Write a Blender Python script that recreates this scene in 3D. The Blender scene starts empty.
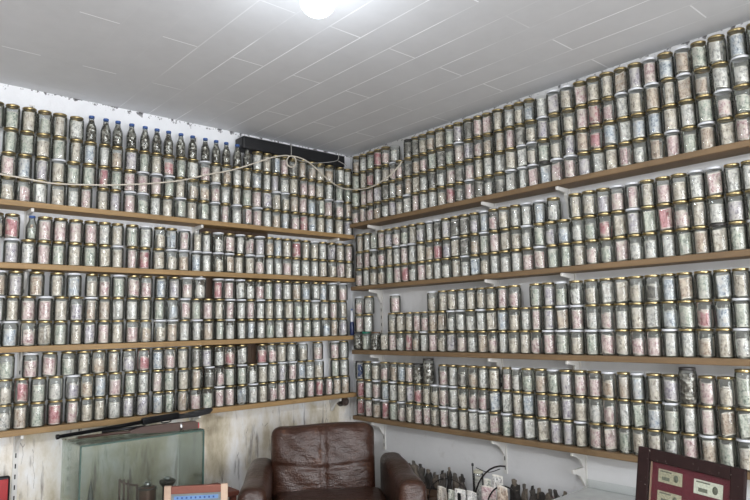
import bpy, math, random
from mathutils import Vector, Matrix
random.seed(7)
SC = bpy.context.scene
COL = SC.collection
PI = math.pi

# ------------------------------------------------------------------ camera
CAM = Vector((-2.9023, -3.5351, 1.24162))
YAW, PITCH, ROLL, FPX = 0.84578, 0.120704, -0.020378, 626.851
_F = Vector((math.cos(YAW)*math.cos(PITCH), math.sin(YAW)*math.cos(PITCH), math.sin(PITCH)))
_R = Vector((math.sin(YAW), -math.cos(YAW), 0))
_U = _R.cross(_F)
_R2 = math.cos(ROLL)*_R + math.sin(ROLL)*_U
_U2 = -math.sin(ROLL)*_R + math.cos(ROLL)*_U
cd = bpy.data.cameras.new('camera')
cd.sensor_width = 36; cd.lens = FPX/750*36; cd.clip_start = 0.02
cam = bpy.data.objects.new('camera', cd); COL.objects.link(cam)
cam.matrix_world = Matrix(((_R2.x,_U2.x,-_F.x,CAM.x),(_R2.y,_U2.y,-_F.y,CAM.y),(_R2.z,_U2.z,-_F.z,CAM.z),(0,0,0,1)))
SC.camera = cam
SC.view_settings.view_transform = 'Standard'
SC.view_settings.look = 'None'
SC.view_settings.gamma = 1
SC.view_settings.exposure = 0.0
SC.view_settings.use_curve_mapping = False

def ray(x, y): return _F + _R2*((x-375)/FPX) - _U2*((y-250)/FPX)
def onL(x, y, d):                      # point on the plane d in front of the left wall
    r = ray(x, y); t = (-d-CAM.y)/r.y; return CAM + r*t
def onR(x, y, d):
    r = ray(x, y); t = (-d-CAM.x)/r.x; return CAM + r*t
def px_of(P):
    v = Vector(P)-CAM; z = v.dot(_F); return 375+FPX*v.dot(_R2)/z

# --------------------------------------------------------------- materials
def lin(c): 
    c = c/255.0
    return c/12.92 if c <= 0.04045 else ((c+0.055)/1.055)**2.4
def rgb(r, g, b): return (lin(r), lin(g), lin(b), 1)

class NT:
    def __init__(s, name):
        s.m = bpy.data.materials.new(name); s.m.use_nodes = True
        s.t = s.m.node_tree; s.t.nodes.clear()
        s.out = s.t.nodes.new('ShaderNodeOutputMaterial')
    def n(s, typ, **kw):
        nd = s.t.nodes.new('ShaderNode'+typ)
        for k, v in kw.items():
            if k.startswith('i_'): nd.inputs[k[2:].replace('_', ' ')].default_value = v
            else: setattr(nd, k, v)
        return nd
    def l(s, a, b): s.t.links.new(a, b)
    def mix(s, fac, a, b, blend='MIX'):
        nd = s.t.nodes.new('ShaderNodeMix'); nd.data_type = 'RGBA'; nd.blend_type = blend
        for v, k in ((fac, 0), (a, 6), (b, 7)):
            if hasattr(v, 'links') or hasattr(v, 'is_linked'): s.l(v, nd.inputs[k])
            else: nd.inputs[k].default_value = v
        return nd.outputs[2]
    def math(s, op, a, b=0.0, c=None, clamp=False):
        nd = s.t.nodes.new('ShaderNodeMath'); nd.operation = op; nd.use_clamp = clamp
        for k, v in enumerate((a, b, c)):
            if v is None: continue
            if hasattr(v, 'is_linked'): s.l(v, nd.inputs[k])
            else: nd.inputs[k].default_value = v
        return nd.outputs[0]
    def ramp(s, fac, stops, interp='LINEAR'):
        nd = s.t.nodes.new('ShaderNodeValToRGB'); nd.color_ramp.interpolation = interp
        e = nd.color_ramp.elements
        while len(e) > 1: e.remove(e[0])
        e[0].position, e[0].color = stops[0]
        for p, c in stops[1:]:
            k = e.new(p); k.color = c
        s.l(fac, nd.inputs[0]); return nd.outputs[0]
    def noise(s, vec=None, scale=5, detail=3, rough=.5):
        nd = s.n('TexNoise'); nd.inputs['Scale'].default_value = scale
        nd.inputs['Detail'].default_value = detail; nd.inputs['Roughness'].default_value = rough
        if vec is not None: s.l(vec, nd.inputs['Vector'])
        return nd.outputs['Fac']
    def principled(s, **kw):
        nd = s.t.nodes.new('ShaderNodeBsdfPrincipled')
        for k, v in kw.items():
            k = k.replace('_', ' ')
            if hasattr(v, 'is_linked'): s.l(v, nd.inputs[k])
            else: nd.inputs[k].default_value = v
        s.l(nd.outputs[0], s.out.inputs[0]); return nd
    def bump(s, h, strength=.3, dist=.01):
        nd = s.n('Bump'); nd.inputs['Strength'].default_value = strength; nd.inputs['Distance'].default_value = dist
        s.l(h, nd.inputs['Height']); return nd.outputs[0]
    def pos(s): return s.n('NewGeometry').outputs['Position']
    def obj(s): return s.n('TexCoord').outputs['Object']
    def mapping(s, vec, scale=(1,1,1), loc=(0,0,0), rot=(0,0,0)):
        nd = s.n('Mapping'); nd.inputs['Scale'].default_value = scale
        nd.inputs['Location'].default_value = loc; nd.inputs['Rotation'].default_value = rot
        s.l(vec, nd.inputs['Vector']); return nd.outputs[0]

def plain(name, col, rough=.5, metal=0., noise=.12, nscale=18, bump=0.):
    t = NT(name); p = t.pos()
    f = t.noise(p, nscale, 4)
    dark = tuple(c*(1-noise*2) for c in col[:3])+(1,)
    c = t.mix(f, dark, tuple(min(1, c*(1+noise)) for c in col[:3])+(1,))
    kw = dict(Base_Color=c, Roughness=rough, Metallic=metal)
    if bump: kw['Normal'] = t.bump(t.noise(p, nscale*4, 3), bump, .004)
    t.principled(**kw)
    return t.m

def glass(name, center, edge, gl=1.0, rough=.05, dust=0.):
    # thin clear glass: tinted transmission that deepens where the wall is seen edge on
    t = NT(name)
    lw = t.n('LayerWeight'); lw.inputs['Blend'].default_value = .5
    tint = t.ramp(lw.outputs['Facing'], [(0, center), (.55, tuple(center[i]*.93+edge[i]*.07 for i in range(4))), (.98, edge)])
    tr = t.n('BsdfTransparent'); t.l(tint, tr.inputs[0])
    gs = t.n('BsdfGlossy'); gs.inputs['Roughness'].default_value = rough
    gs.inputs['Color'].default_value = (.95, .96, .94, 1)
    fr = t.n('Fresnel'); fr.inputs['IOR'].default_value = 1.45
    body = tr.outputs[0]
    if dust:                       # film of dust on old glass, patchy
        df = t.n('BsdfDiffuse'); df.inputs['Color'].default_value = rgb(186, 188, 178)
        md = t.n('MixShader')
        t.l(t.math('MULTIPLY', t.ramp(t.noise(t.pos(), 30, 3, .6), [(.3, (.55,.55,.55,1)), (.7, (1,1,1,1))]), t.ramp(lw.outputs['Facing'], [(0, (dust,)*3+(1,)), (.6, (dust*1.5,)*3+(1,)), (1, (dust*4.2,)*3+(1,))])), md.inputs[0])
        t.l(tr.outputs[0], md.inputs[1]); t.l(df.outputs[0], md.inputs[2]); body = md.outputs[0]
    mx = t.n('MixShader'); t.l(t.math('MULTIPLY', fr.outputs[0], gl, clamp=True), mx.inputs[0])
    t.l(body, mx.inputs[1]); t.l(gs.outputs[0], mx.inputs[2]); t.l(mx.outputs[0], t.out.inputs[0])
    return t.m

M = {}
M['jar_glass'] = glass('jar_glass', (.91, .918, .91, 1), (.56, .585, .56, 1), 1.0, .06, .07)
M['bottle_glass'] = glass('bottle_glass', (.88, .90, .89, 1), (.4, .43, .42, 1), 1.2, .05, .05)
M['tank_glass'] = glass('tank_glass', (.875, .90, .888, 1), (.66, .74, .71, 1), .7, .03, .03)
M['pane_glass'] = glass('pane_glass', (.96, .97, .965, 1), (.7, .75, .73, 1), .45, .03)
M['tank_edge'] = plain('tank_edge', rgb(58, 80, 74), .2)
def metal(name, col, rough=.34):
    return plain(name, col, rough, 1.0, .15, 60)
M['gold_lid'] = metal('gold_lid', rgb(172, 154, 112), .32)
M['white_lid'] = plain('white_lid', rgb(205, 207, 212), .35, 0, .06)
M['dark_lid'] = plain('dark_lid', rgb(52, 48, 46), .4)
M['green_lid'] = plain('green_lid', rgb(30, 120, 98), .4)
M['brown_lid'] = plain('brown_lid', rgb(96, 66, 40), .5)
M['blue_cap'] = plain('blue_cap', rgb(50, 84, 146), .4, .1)
M['coins'] = None

def wood(name, c1, c2, axis='X', rough=.6, scale=1.0):
    t = NT(name); p = t.pos()
    sc = {'X': (2, 40, 60), 'Y': (40, 2, 60), 'Z': (40, 40, 2)}[axis]
    v = t.mapping(p, tuple(k*scale for k in sc))
    f = t.noise(v, 1.0, 5, .65)
    f2 = t.noise(p, 3.0, 2)
    c = t.mix(t.math('MULTIPLY_ADD', f2, .5, t.math('MULTIPLY', f, .6), clamp=True), c1, c2)
    st = t.ramp(t.noise(p, 9, 4, .6), [(.6, (1,1,1,1)), (.78, (.55,.5,.46,1))])
    c = t.mix(.7, c, st, 'MULTIPLY')
    t.principled(Base_Color=c, Roughness=rough, Normal=t.bump(f, .2, .003))
    return t.m
M['shelf_wood_l'] = wood('shelf_wood_l', rgb(88, 68, 44), rgb(168, 136, 90), 'X')
M['shelf_wood_r'] = wood('shelf_wood_r', rgb(70, 55, 39), rgb(136, 110, 78), 'Y')
M['dark_wood'] = wood('dark_wood', rgb(44, 26, 22), rgb(84, 54, 42), 'Z')
M['panel_wood'] = wood('panel_wood', rgb(48, 36, 28), rgb(86, 66, 50), 'Z')
M['red_wood'] = wood('red_wood', rgb(84, 44, 36), rgb(134, 78, 62), 'X')
M['worn_wood'] = wood('worn_wood', rgb(112, 74, 58), rgb(214, 190, 168), 'Z', scale=.8)
M['table_wood'] = wood('table_wood', rgb(60, 44, 36), rgb(110, 84, 64), 'X')
M['gun_wood'] = wood('gun_wood', rgb(30, 17, 12), rgb(70, 42, 29), 'X', .6)
M['gun_metal'] = plain('gun_metal', rgb(28, 28, 31), .35, .6)
M['black'] = plain('black_plastic', rgb(17, 18, 22), .45, 0, .3)
M['silver'] = metal('silver', rgb(190, 190, 190), .3)
M['bracket'] = plain('bracket_paint', rgb(206, 204, 200), .5, 0, .08)
M['cable'] = plain('cable', rgb(196, 188, 174), .55)
M['cord'] = plain('cord', rgb(166, 164, 160), .55)
M['wire'] = plain('wire', rgb(36, 32, 32), .45, .4)
M['frame_brown'] = None

def leather():
    t = NT('leather'); p = t.obj()
    v = t.n('TexVoronoi'); v.inputs['Scale'].default_value = 140; t.l(p, v.inputs['Vector'])
    big = t.noise(p, 5, 4, .6)
    wr = t.noise(t.mapping(p, (6, 6, 16)), 1.6, 5, .6)
    c = t.mix(big, rgb(30, 17, 13), rgb(72, 44, 32))
    c = t.mix(t.ramp(t.noise(p, 13, 5, .7), [(.56, (0,0,0,1)), (.72, (.55,.55,.55,1))]), c, rgb(104, 72, 54))
    h = t.math('ADD', t.math('MULTIPLY', v.outputs['Distance'], .12), t.math('MULTIPLY', wr, 1.0))
    t.principled(Base_Color=c, Roughness=t.math('MULTIPLY_ADD', big, .2, .22), Normal=t.bump(h, .55, .02))
    return t.m
M['leather'] = leather()

def coins():
    t = NT('coins'); p = t.pos()
    v = t.n('TexVoronoi'); v.inputs['Scale'].default_value = 75; t.l(p, v.inputs['Vector'])
    c = t.ramp(v.outputs['Color'], [(0, rgb(40, 37, 34)), (.42, rgb(92, 84, 74)), (.64, rgb(170, 166, 158)), (1, rgb(228, 226, 222))])
    t.principled(Base_Color=c, Roughness=.35, Metallic=.5, Normal=t.bump(v.outputs['Distance'], .8, .01))
    return t.m
M['coins'] = coins()

def frame_brown():
    t = NT('frame_brown'); p = t.pos()
    f = t.noise(t.mapping(p, (30, 30, 30)), 1, 3)
    c = t.mix(f, rgb(27, 16, 16), rgb(46, 30, 29))
    chips = t.ramp(t.noise(p, 130, 3, .6), [(.71, (0,0,0,1)), (.735, (1,1,1,1))])
    c = t.mix(chips, c, rgb(205, 195, 185))
    t.principled(Base_Color=c, Roughness=.55, Specular_IOR_Level=.15)
    return t.m
M['frame_brown'] = frame_brown()
M['maroon_mat'] = plain('maroon_mat', rgb(98, 18, 38), .8, 0, .22, 40)

PAL = {'c': ((222,210,190),(136,114,92)), 'w': ((232,229,222),(128,128,128)), 'p': ((228,208,202),(172,92,106)),
       'g': ((208,208,190),(96,124,108)), 'l': ((214,206,208),(116,98,134)), 'o': ((214,192,166),(142,98,74)),
       'b': ((210,214,216),(82,112,152)), 'r': ((214,136,142),(160,58,76)), 'k': ((140,136,130),(64,62,60)), 'n': ((48,76,132),(24,36,72))}
CNAME = {'K': 'dark', 'c': 'cream', 'w': 'whitish', 'p': 'pink', 'g': 'green', 'l': 'lilac', 'o': 'tan', 'b': 'blue', 'r': 'red', 'k': 'grey', 'n': 'navy'}
def note_mat(k):
    def soft(c, q, up=0):                 # faded old paper
        m_ = sum(c)/3.0
        return rgb(*[min(255, m_+(v-m_)*q+up) for v in c])
    base = soft(PAL[k][0], .62, 8) if k not in 'nk' else rgb(*PAL[k][0])
    ink = soft(PAL[k][1], .72 if k not in 'nr' else .9)
    t = NT('banknote_'+CNAME[k]); p = t.pos(); uv = t.n('TexCoord').outputs['UV']
    sx = t.n('SeparateXYZ'); t.l(uv, sx.inputs[0]); v = sx.outputs[1]
    blot = t.ramp(t.noise(t.mapping(p, (60, 60, 44)), 1.0, 4, .65), [(.38, (0,0,0,1)), (.56, (1,1,1,1))])
    line = t.noise(t.mapping(p, (170, 170, 170)), 1.0, 2, .5)
    fine = t.ramp(line, [(.42, (.25,.25,.25,1)), (.58, (1,1,1,1))])
    f = t.math('MULTIPLY', fine, blot)
    c = t.mix(t.math('MULTIPLY', f, .85), base, ink)
    hue = t.noise(p, 24, 2)
    alt = rgb(204, 198, 192) if k not in 'pr' else rgb(210, 204, 192)
    c = t.mix(t.ramp(hue, [(.50, (0,0,0,1)), (.62, (.65,.65,.65,1))]), c, alt)
    dk = t.ramp(t.noise(t.mapping(p, (95, 95, 60), loc=(3,1,2)), 1.0, 3, .6), [(.54, (0,0,0,1)), (.66, (.75,.75,.75,1))])
    c = t.mix(dk, c, tuple(q*.5 for q in ink[:3])+(1,))
    edge = t.math('ABSOLUTE', t.math('SUBTRACT', v, .5))
    marg = t.math('GREATER_THAN', edge, .45)
    c = t.mix(t.math('MULTIPLY', marg, .7), c, rgb(230, 226, 216))
    t.principled(Base_Color=c, Roughness=.75)
    return t.m
NOTE = {k: note_mat(k) for k in PAL}

def wall_left_mat():
    t = NT('plaster_left'); p = t.pos()
    sx = t.n('SeparateXYZ'); t.l(p, sx.inputs[0]); z = sx.outputs[2]
    base = t.mix(t.noise(p, 6, 6, .6), rgb(206, 207, 210), rgb(232, 233, 236))
    # damp stained, flaking plaster on the lower wall
    n1 = t.noise(t.mapping(p, (5, 5, 2.2)), 1.0, 6, .65)
    st = t.ramp(n1, [(.36, rgb(226, 225, 224)), (.47, rgb(214, 208, 198)), (.56, rgb(192, 182, 160)), (.70, rgb(152, 140, 118))])
    low = t.ramp(t.math('MULTIPLY_ADD', t.noise(p, 5, 3), .35, z), [(.0, (1,1,1,1)), (.92, (1,1,1,1)), (1.0, (0,0,0,1))])
    c = t.mix(low, base, st)
    wob = t.n('TexNoise'); wob.inputs['Scale'].default_value = 9; wob.inputs['Detail'].default_value = 4; t.l(p, wob.inputs['Vector'])
    va = t.n('VectorMath'); va.operation = 'MULTIPLY_ADD'; t.l(wob.outputs['Color'], va.inputs[0]); va.inputs[1].default_value = (.05, .05, .08); t.l(p, va.inputs[2])
    cr = t.n('TexVoronoi'); cr.feature = 'DISTANCE_TO_EDGE'; cr.inputs['Scale'].default_value = 1.0
    t.l(t.mapping(va.outputs[0], (11, 11, 2.6), loc=(.3, 0, .4)), cr.inputs['Vector'])
    crack = t.math('MULTIPLY', t.math('LESS_THAN', cr.outputs['Distance'], .011), t.math('GREATER_THAN', t.noise(p, 6, 4), .60))
    c = t.mix(t.math('MULTIPLY', t.math('MULTIPLY', crack, low), .6), c, rgb(96, 90, 84))
    streak = t.ramp(t.noise(t.mapping(p, (20, 20, 3.0)), 1.0, 4, .6), [(.57, (0,0,0,1)), (.68, (1,1,1,1))])
    c = t.mix(t.math('MULTIPLY', t.math('MULTIPLY', streak, low), .75), c, rgb(104, 96, 90))
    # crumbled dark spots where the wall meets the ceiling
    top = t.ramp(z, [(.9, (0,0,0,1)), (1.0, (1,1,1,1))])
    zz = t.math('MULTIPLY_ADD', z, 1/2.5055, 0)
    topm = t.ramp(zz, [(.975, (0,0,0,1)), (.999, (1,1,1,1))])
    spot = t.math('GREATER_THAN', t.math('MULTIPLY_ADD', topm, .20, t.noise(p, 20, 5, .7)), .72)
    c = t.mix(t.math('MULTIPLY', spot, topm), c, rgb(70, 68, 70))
    t.principled(Base_Color=c, Roughness=.85, Normal=t.bump(t.noise(p, 24, 6, .7), .35, .012))
    return t.m
def wall_right_mat():
    t = NT('plaster_right'); p = t.pos()
    sx = t.n('SeparateXYZ'); t.l(p, sx.inputs[0]); z = sx.outputs[2]
    c = t.mix(t.noise(p, 4, 6, .6), rgb(192, 192, 193), rgb(214, 214, 215))
    dirt = t.ramp(t.noise(t.mapping(p, (9, 9, 7)), 1, 5, .7), [(.6, (0,0,0,1)), (.75, (.5,.5,.5,1))])
    c = t.mix(dirt, c, rgb(170, 166, 160))
    topm = t.ramp(t.math('MULTIPLY', z, 1/2.5055), [(.982, (0,0,0,1)), (.999, (1,1,1,1))])
    spot = t.math('GREATER_THAN', t.math('MULTIPLY_ADD', topm, .2, t.noise(p, 24, 5, .7)), .74)
    c = t.mix(t.math('MULTIPLY', spot, topm), c, rgb(80, 78, 80))
    t.principled(Base_Color=c, Roughness=.8, Normal=t.bump(t.noise(p, 20, 5, .6), .2, .01))
    return t.m
def ceiling_mat():
    t = NT('ceiling_boards'); p = t.pos()
    sx = t.n('SeparateXYZ'); t.l(p, sx.inputs[0])
    cb = t.n('CombineXYZ'); t.l(t.math('ADD', sx.outputs[1], 10.545), cb.inputs[0]); t.l(t.math('ADD', sx.outputs[0], 10.2), cb.inputs[1])
    b = t.n('TexBrick'); b.offset = .5; b.offset_frequency = 2; b.squash = 1
    b.inputs['Scale'].default_value = 1; b.inputs['Mortar Size'].default_value = .0032
    b.inputs['Brick Width'].default_value = 1.06; b.inputs['Row Height'].default_value = .17
    b.inputs['Mortar Smooth'].default_value = 0.0
    t.l(cb.outputs[0], b.inputs['Vector'])
    seam = b.outputs['Fac']
    seam_mottle = t.ramp(t.noise(p, 2.2, 3, .6), [(.40, (.12,.12,.12,1)), (.58, (1,1,1,1))])
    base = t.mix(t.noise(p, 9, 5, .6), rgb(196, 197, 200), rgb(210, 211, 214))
    # light on seams is put into colour: joints everywhere, long seams fading leftward
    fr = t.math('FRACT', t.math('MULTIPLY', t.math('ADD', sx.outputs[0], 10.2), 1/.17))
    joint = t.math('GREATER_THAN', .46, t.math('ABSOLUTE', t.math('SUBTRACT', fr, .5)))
    lit_fade = t.ramp(t.math('MULTIPLY_ADD', sx.outputs[0], .5, 1.4, clamp=True), [(.47, (.04,.04,.04,1)), (.62, (1,1,1,1))])
    w2 = t.math('MULTIPLY', seam_mottle, lit_fade)
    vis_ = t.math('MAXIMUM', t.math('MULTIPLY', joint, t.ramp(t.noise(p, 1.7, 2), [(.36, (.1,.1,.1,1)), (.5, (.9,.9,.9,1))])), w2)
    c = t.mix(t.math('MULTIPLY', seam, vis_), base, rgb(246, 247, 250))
    t.principled(Base_Color=c, Roughness=.55)
    return t.m
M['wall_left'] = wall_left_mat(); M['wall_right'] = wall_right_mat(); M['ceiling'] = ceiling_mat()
M['wall_plain'] = plain('plaster_plain', rgb(205, 203, 198), .85, 0, .08, 5)
def floor_mat():
    t = NT('floor_tiles'); p = t.pos()
    b = t.n('TexBrick'); b.offset = 0; b.inputs['Scale'].default_value = 1; b.inputs['Mortar Size'].default_value = .004
    b.inputs['Brick Width'].default_value = .33; b.inputs['Row Height'].default_value = .33
    b.inputs['Color1'].default_value = rgb(140, 132, 122); b.inputs['Color2'].default_value = rgb(150, 140, 130); b.inputs['Mortar'].default_value = rgb(90, 86, 80)
    t.l(p, b.inputs['Vector'])
    t.principled(Base_Color=b.outputs['Color'], Roughness=.4)
    return t.m
M['floor'] = floor_mat()
def emis(name, col, s):
    t = NT(name); e = t.n('Emission'); e.inputs[0].default_value = col; e.inputs[1].default_value = s
    t.l(e.outputs[0], t.out.inputs[0]); return t.m
M['lamp'] = emis('lamp_globe', (.86, .93, 1, 1), 2.6)

# ------------------------------------------------------------- mesh helpers
class MB:
    def __init__(s): s.v = []; s.f = []; s.mi = []; s.uv = []; s.mats = []; s.sm = []
    def mat(s, m):
        if m not in s.mats: s.mats.append(m)
        return s.mats.index(m)
    def add(s, vs, fs, m, uvs=None, X=None, smooth=True):
        o = len(s.v); k = s.mat(m)
        s.v += [tuple(X @ Vector(p)) for p in vs] if X is not None else [tuple(p) for p in vs]
        for i, f in enumerate(fs):
            s.f.append([o+j for j in f]); s.mi.append(k); s.sm.append(smooth)
            s.uv.append(uvs[i] if uvs else [(0.5, .3)]*len(f))
        return s
    def box(s, x0, x1, y0, y1, z0, z1, m, X=None):
        vs = [(x, y, z) for x in (x0, x1) for y in (y0, y1) for z in (z0, z1)]
        fs = [(0,1,3,2), (4,6,7,5), (0,4,5,1), (2,3,7,6), (0,2,6,4), (1,5,7,3)]
        return s.add(vs, fs, m, X=X, smooth=False)
    def lathe(s, prof, m, seg=20, X=None):
        vs, fs = [], []
        n = len(prof)
        for i in range(seg):
            a = 2*PI*i/seg
            for r, z in prof: vs.append((r*math.cos(a), r*math.sin(a), z))
        for i in range(seg):
            j = (i+1) % seg
            for k in range(n-1):
                fs.append((i*n+k, j*n+k, j*n+k+1, i*n+k+1))
        return s.add(vs, fs, m, X=X)
    def tube(s, pts, r, m, seg=8, X=None, caps=True):
        pts = [Vector(p) for p in pts]
        rs = r if isinstance(r, (list, tuple)) else [r]*len(pts)
        vs, fs = [], []
        up = None
        for i, p in enumerate(pts):
            d = (pts[min(i+1, len(pts)-1)]-pts[max(i-1, 0)]).normalized()
            if up is None:
                up = Vector((0,0,1)) if abs(d.z) < .9 else Vector((1,0,0))
            a = (up - d*up.dot(d)).normalized(); b = d.cross(a); up = a
            for k in range(seg):
                t = 2*PI*k/seg; vs.append(p + (a*math.cos(t)+b*math.sin(t))*rs[i])
        for i in range(len(pts)-1):
            for k in range(seg):
                q = (k+1) % seg; fs.append((i*seg+k, i*seg+q, (i+1)*seg+q, (i+1)*seg+k))
        if caps:
            fs.append(tuple(range(seg))[::-1]); fs.append(tuple((len(pts)-1)*seg+k for k in range(seg)))
        return s.add(vs, fs, m, X=X)
    def prism(s, poly, t0, t1, m, axis='X', X=None):
        n = len(poly)
        def P(a, b, t): return {'X': (t, a, b), 'Y': (a, t, b), 'Z': (a, b, t)}[axis]
        vs = [P(a, b, t0) for a, b in poly]+[P(a, b, t1) for a, b in poly]
        fs = [tuple(range(n))[::-1], tuple(range(n, 2*n))]+[(i, (i+1) % n, n+(i+1) % n, n+i) for i in range(n)]
        return s.add(vs, fs, m, X=X, smooth=False)
    def mesh(s, name):
        me = bpy.data.meshes.new(name); me.from_pydata(s.v, [], s.f)
        for m in s.mats: me.materials.append(m)
        me.polygons.foreach_set('material_index', s.mi)
        me.polygons.foreach_set('use_smooth', s.sm)
        uvl = me.uv_layers.new(name='uv')
        flat = [c for f in s.uv for q in f for c in q]
        uvl.data.foreach_set('uv', flat)
        me.update(); return me
    def build(s, name, parent=None, loc=None):
        o = bpy.data.objects.new(name, s.mesh(name)); COL.objects.link(o)
        if parent: o.parent = parent
        if loc: o.location = loc
        return o

def bevel(o, w=.004, seg=2):
    b = o.modifiers.new('bevel', 'BEVEL'); b.width = w; b.segments = seg; b.limit_method = 'ANGLE'; return o
def tag(o, label=None, cat=None, group=None, kind=None):
    if label: o['label'] = label
    if cat: o['category'] = cat
    if group: o['group'] = group
    if kind: o['kind'] = kind
    return o
def empty(name, loc=(0,0,0), rz=0, **kw):
    o = bpy.data.objects.new(name, None); COL.objects.link(o); o.location = loc; o.rotation_euler = (0, 0, rz)
    o.empty_display_size = .05
    return tag(o, **kw) if kw else o

def rbox(w, d, h, r, n=8, fn=None, m=None, X=None, mb=None):
    """rounded box centred on the origin"""
    mb = mb or MB()
    H = (w/2, d/2, h/2)
    key, vs, fs = {}, [], []
    def axis(hh):
        c = [-hh + r*(1-math.cos(k*PI/8))*1.0 for k in range(0, 5)]
        core = [-(hh-r)+2*(hh-r)*k/n for k in range(1, n)]
        return c + core + [-q for q in c[::-1]]
    A = [axis(H[0]), axis(H[1]), axis(H[2])]
    def vert(p):
        k = tuple(round(q, 6) for q in p)
        if k in key: return key[k]
        c = [max(-H[i]+r, min(H[i]-r, p[i])) for i in range(3)]
        dv = Vector([p[i]-c[i] for i in range(3)])
        L = dv.length
        q = Vector(c)+(dv/L*r if L > 1e-9 else dv)
        nn = dv/L if L > 1e-9 else Vector((0,0,1))
        if fn: q = Vector(fn(q, nn))
        key[k] = len(vs); vs.append(q); return key[k]
    for ax in range(3):
        b, c = [(1,2), (2,0), (0,1)][ax]
        for sgn in (-1, 1):
            for i in range(len(A[b])-1):
                for j in range(len(A[c])-1):
                    q = []
                    for (ii, jj) in ((i,j), (i+1,j), (i+1,j+1), (i,j+1)):
                        p = [0,0,0]; p[ax] = sgn*H[ax]; p[b] = A[b][ii]; p[c] = A[c][jj]; q.append(vert(p))
                    if sgn < 0: q = q[::-1]
                    if len(set(q)) >= 3: fs.append(tuple(dict.fromkeys(q)))
    return mb.add(vs, fs, m, X=X)

# ------------------------------------------------------------------ setting
ZC = 2.5055
def struct(o, nm=None): o['kind'] = 'structure'; return o
XW, YW = -4.7, -6.2
struct(MB().box(XW, .2, 0, .12, 0, ZC, M['wall_left']).build('wall_left'))
struct(MB().box(0, .2, YW, 0, 0, ZC, M['wall_right']).build('wall_right'))
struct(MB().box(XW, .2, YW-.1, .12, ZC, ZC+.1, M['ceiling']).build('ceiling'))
struct(MB().box(XW-.1, .2, YW-.1, .12, -.1, 0, M['floor']).build('floor'))
struct(MB().box(XW-.1, XW, YW-.1, .12, 0, ZC, M['wall_plain']).build('wall_far'))
DX0, DX1, DZ0, DZ1 = -4.2, -0.7, 0.0, 2.2       # wide open shop front behind the viewer
w = MB()
w.box(XW, DX0, YW-.1, YW, 0, ZC, M['wall_plain']); w.box(DX1, 0, YW-.1, YW, 0, ZC, M['wall_plain'])
w.box(DX0, DX1, YW-.1, YW, DZ1, ZC, M['wall_plain'])
struct(w.build('wall_back'))
w = MB()
for a, b in ((DX0, DX0+.05), (DX1-.05, DX1)): w.box(a, b, YW-.11, YW+.02, 0, DZ1, M['bracket'])
w.box(DX0+.05, DX1-.05, YW-.11, YW+.02, DZ1-.05, DZ1, M['bracket'])
struct(w.build('door_1'))
# dark boarded strip on the left wall, seen between the jars
p = MB()
for k in range(4): p.box(-1.2+.12*k, -1.2+.12*k+.118, -.014, 0, .79, 1.858, M['panel_wood'])
struct(p.build('trim_1'))

# ------------------------------------------------------------------ shelves
TH, DEP = .028, .13
ZL = [1.8589, 1.5526, 1.1511, .7602]
ZR = [1.9329, 1.4896, 1.0534, .6129]
ORDER = ['highest', 'second-highest', 'second-lowest', 'lowest']
PIT = .1213
def board(x0, x1, y0, y1, z0, m, name, label):
    mb = MB()
    L = 10
    # slightly uneven front edge
    o = mb.box(x0, x1, y0, y1, z0, z0+TH, m).build(name)
    bevel(o, .003)
    tag(o, label, 'shelf', 'wooden wall shelves')
for i, z in enumerate(ZL):
    board(-2.75, -.075, -DEP, -.001, z, M['shelf_wood_l'], 'wall_shelf', f'{ORDER[i]} of the four long brown wooden shelves on the left wall')
for i, z in enumerate(ZR):
    board(-DEP, -.001, -3.3, -.142, z, M['shelf_wood_r'], 'wall_shelf', f'{ORDER[i]} of the four long brown wooden shelves on the right wall')
def bracket_poly(L, cl):
    # profile in (distance from wall, z) hanging under a shelf; the arm stays clear of the jars below
    if cl > .12: return [(0, 0), (L, 0), (L, -.018), (L*.72, -.026), (L*.42, -.042), (L*.2, -.075), (.008, -.092), (0, -.092)]
    a = min(cl, .018); b = min(cl, .027)
    return [(0, 0), (L, 0), (L, -a), (.0345, -b), (.033, -max(b, .04)), (.022, -.06), (.008, -.092), (0, -.092)]
UPW = .024
def rail(side, s, zs, lab, z0=.42, z1=None):
    z1 = z1 or (2.42)
    t = empty('shelf_rail', (s, 0, z0) if side == 'L' else (0, s, z0), 0, label=lab, cat='shelf rail', group='slotted shelf rails')
    mb = MB()
    a, b = -UPW/2, UPW/2
    if side == 'L':
        mb.box(a, b, -.008, -.0005, 0, z1-z0, M['bracket'])
    else:
        mb.box(-.008, -.0005, a, b, 0, z1-z0, M['bracket'])
    sl = mb; k = 0
    while .02+k*.05 < z1-z0-.02:
        zz = .02+k*.05
        if side == 'L': sl.box(-.003, .003, -.0086, -.0081, zz, zz+.022, M['black'])
        else: sl.box(-.0086, -.0081, -.003, .003, zz, zz+.022, M['black'])
        k += 1
    mb.build('upright', t)
    for zz in zs:
        mb = MB(); L = .108
        ZZ = ZL if side == 'L' else ZR
        below = [q for q in ZZ if q < zz-.1]
        cl = 1 if not below or zz < .6 else zz-max(below)-TH-([4, 2, 3, 2.935, 0][ZL.index(max(below))] if side == 'L' else 0)*.1218-.002 if side == 'L' else zz-max(below)-TH-3*.1218-.003
        poly = [(-.0085-q, h) for q, h in bracket_poly(L, cl)]
        if side == 'L': mb.prism(poly, -.007, .007, M['bracket'], 'X')
        else: mb.prism(poly, -.007, .007, M['bracket'], 'Y')
        o = mb.build('bracket', t, (0, 0, zz-z0-.0006)); bevel(o, .002)
rail('L', -2.14, ZL, 'white slotted shelf rail at the left edge of the left wall')
rail('L', -1.235, ZL, 'white slotted shelf rail halfway along the left wall', .72)
rail('L', -.21, ZL, 'white slotted shelf rail on left wall nearest the room corner', .72)
rail('R', -.32, ZR, 'white slotted shelf rail on right wall nearest the room corner')
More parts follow.
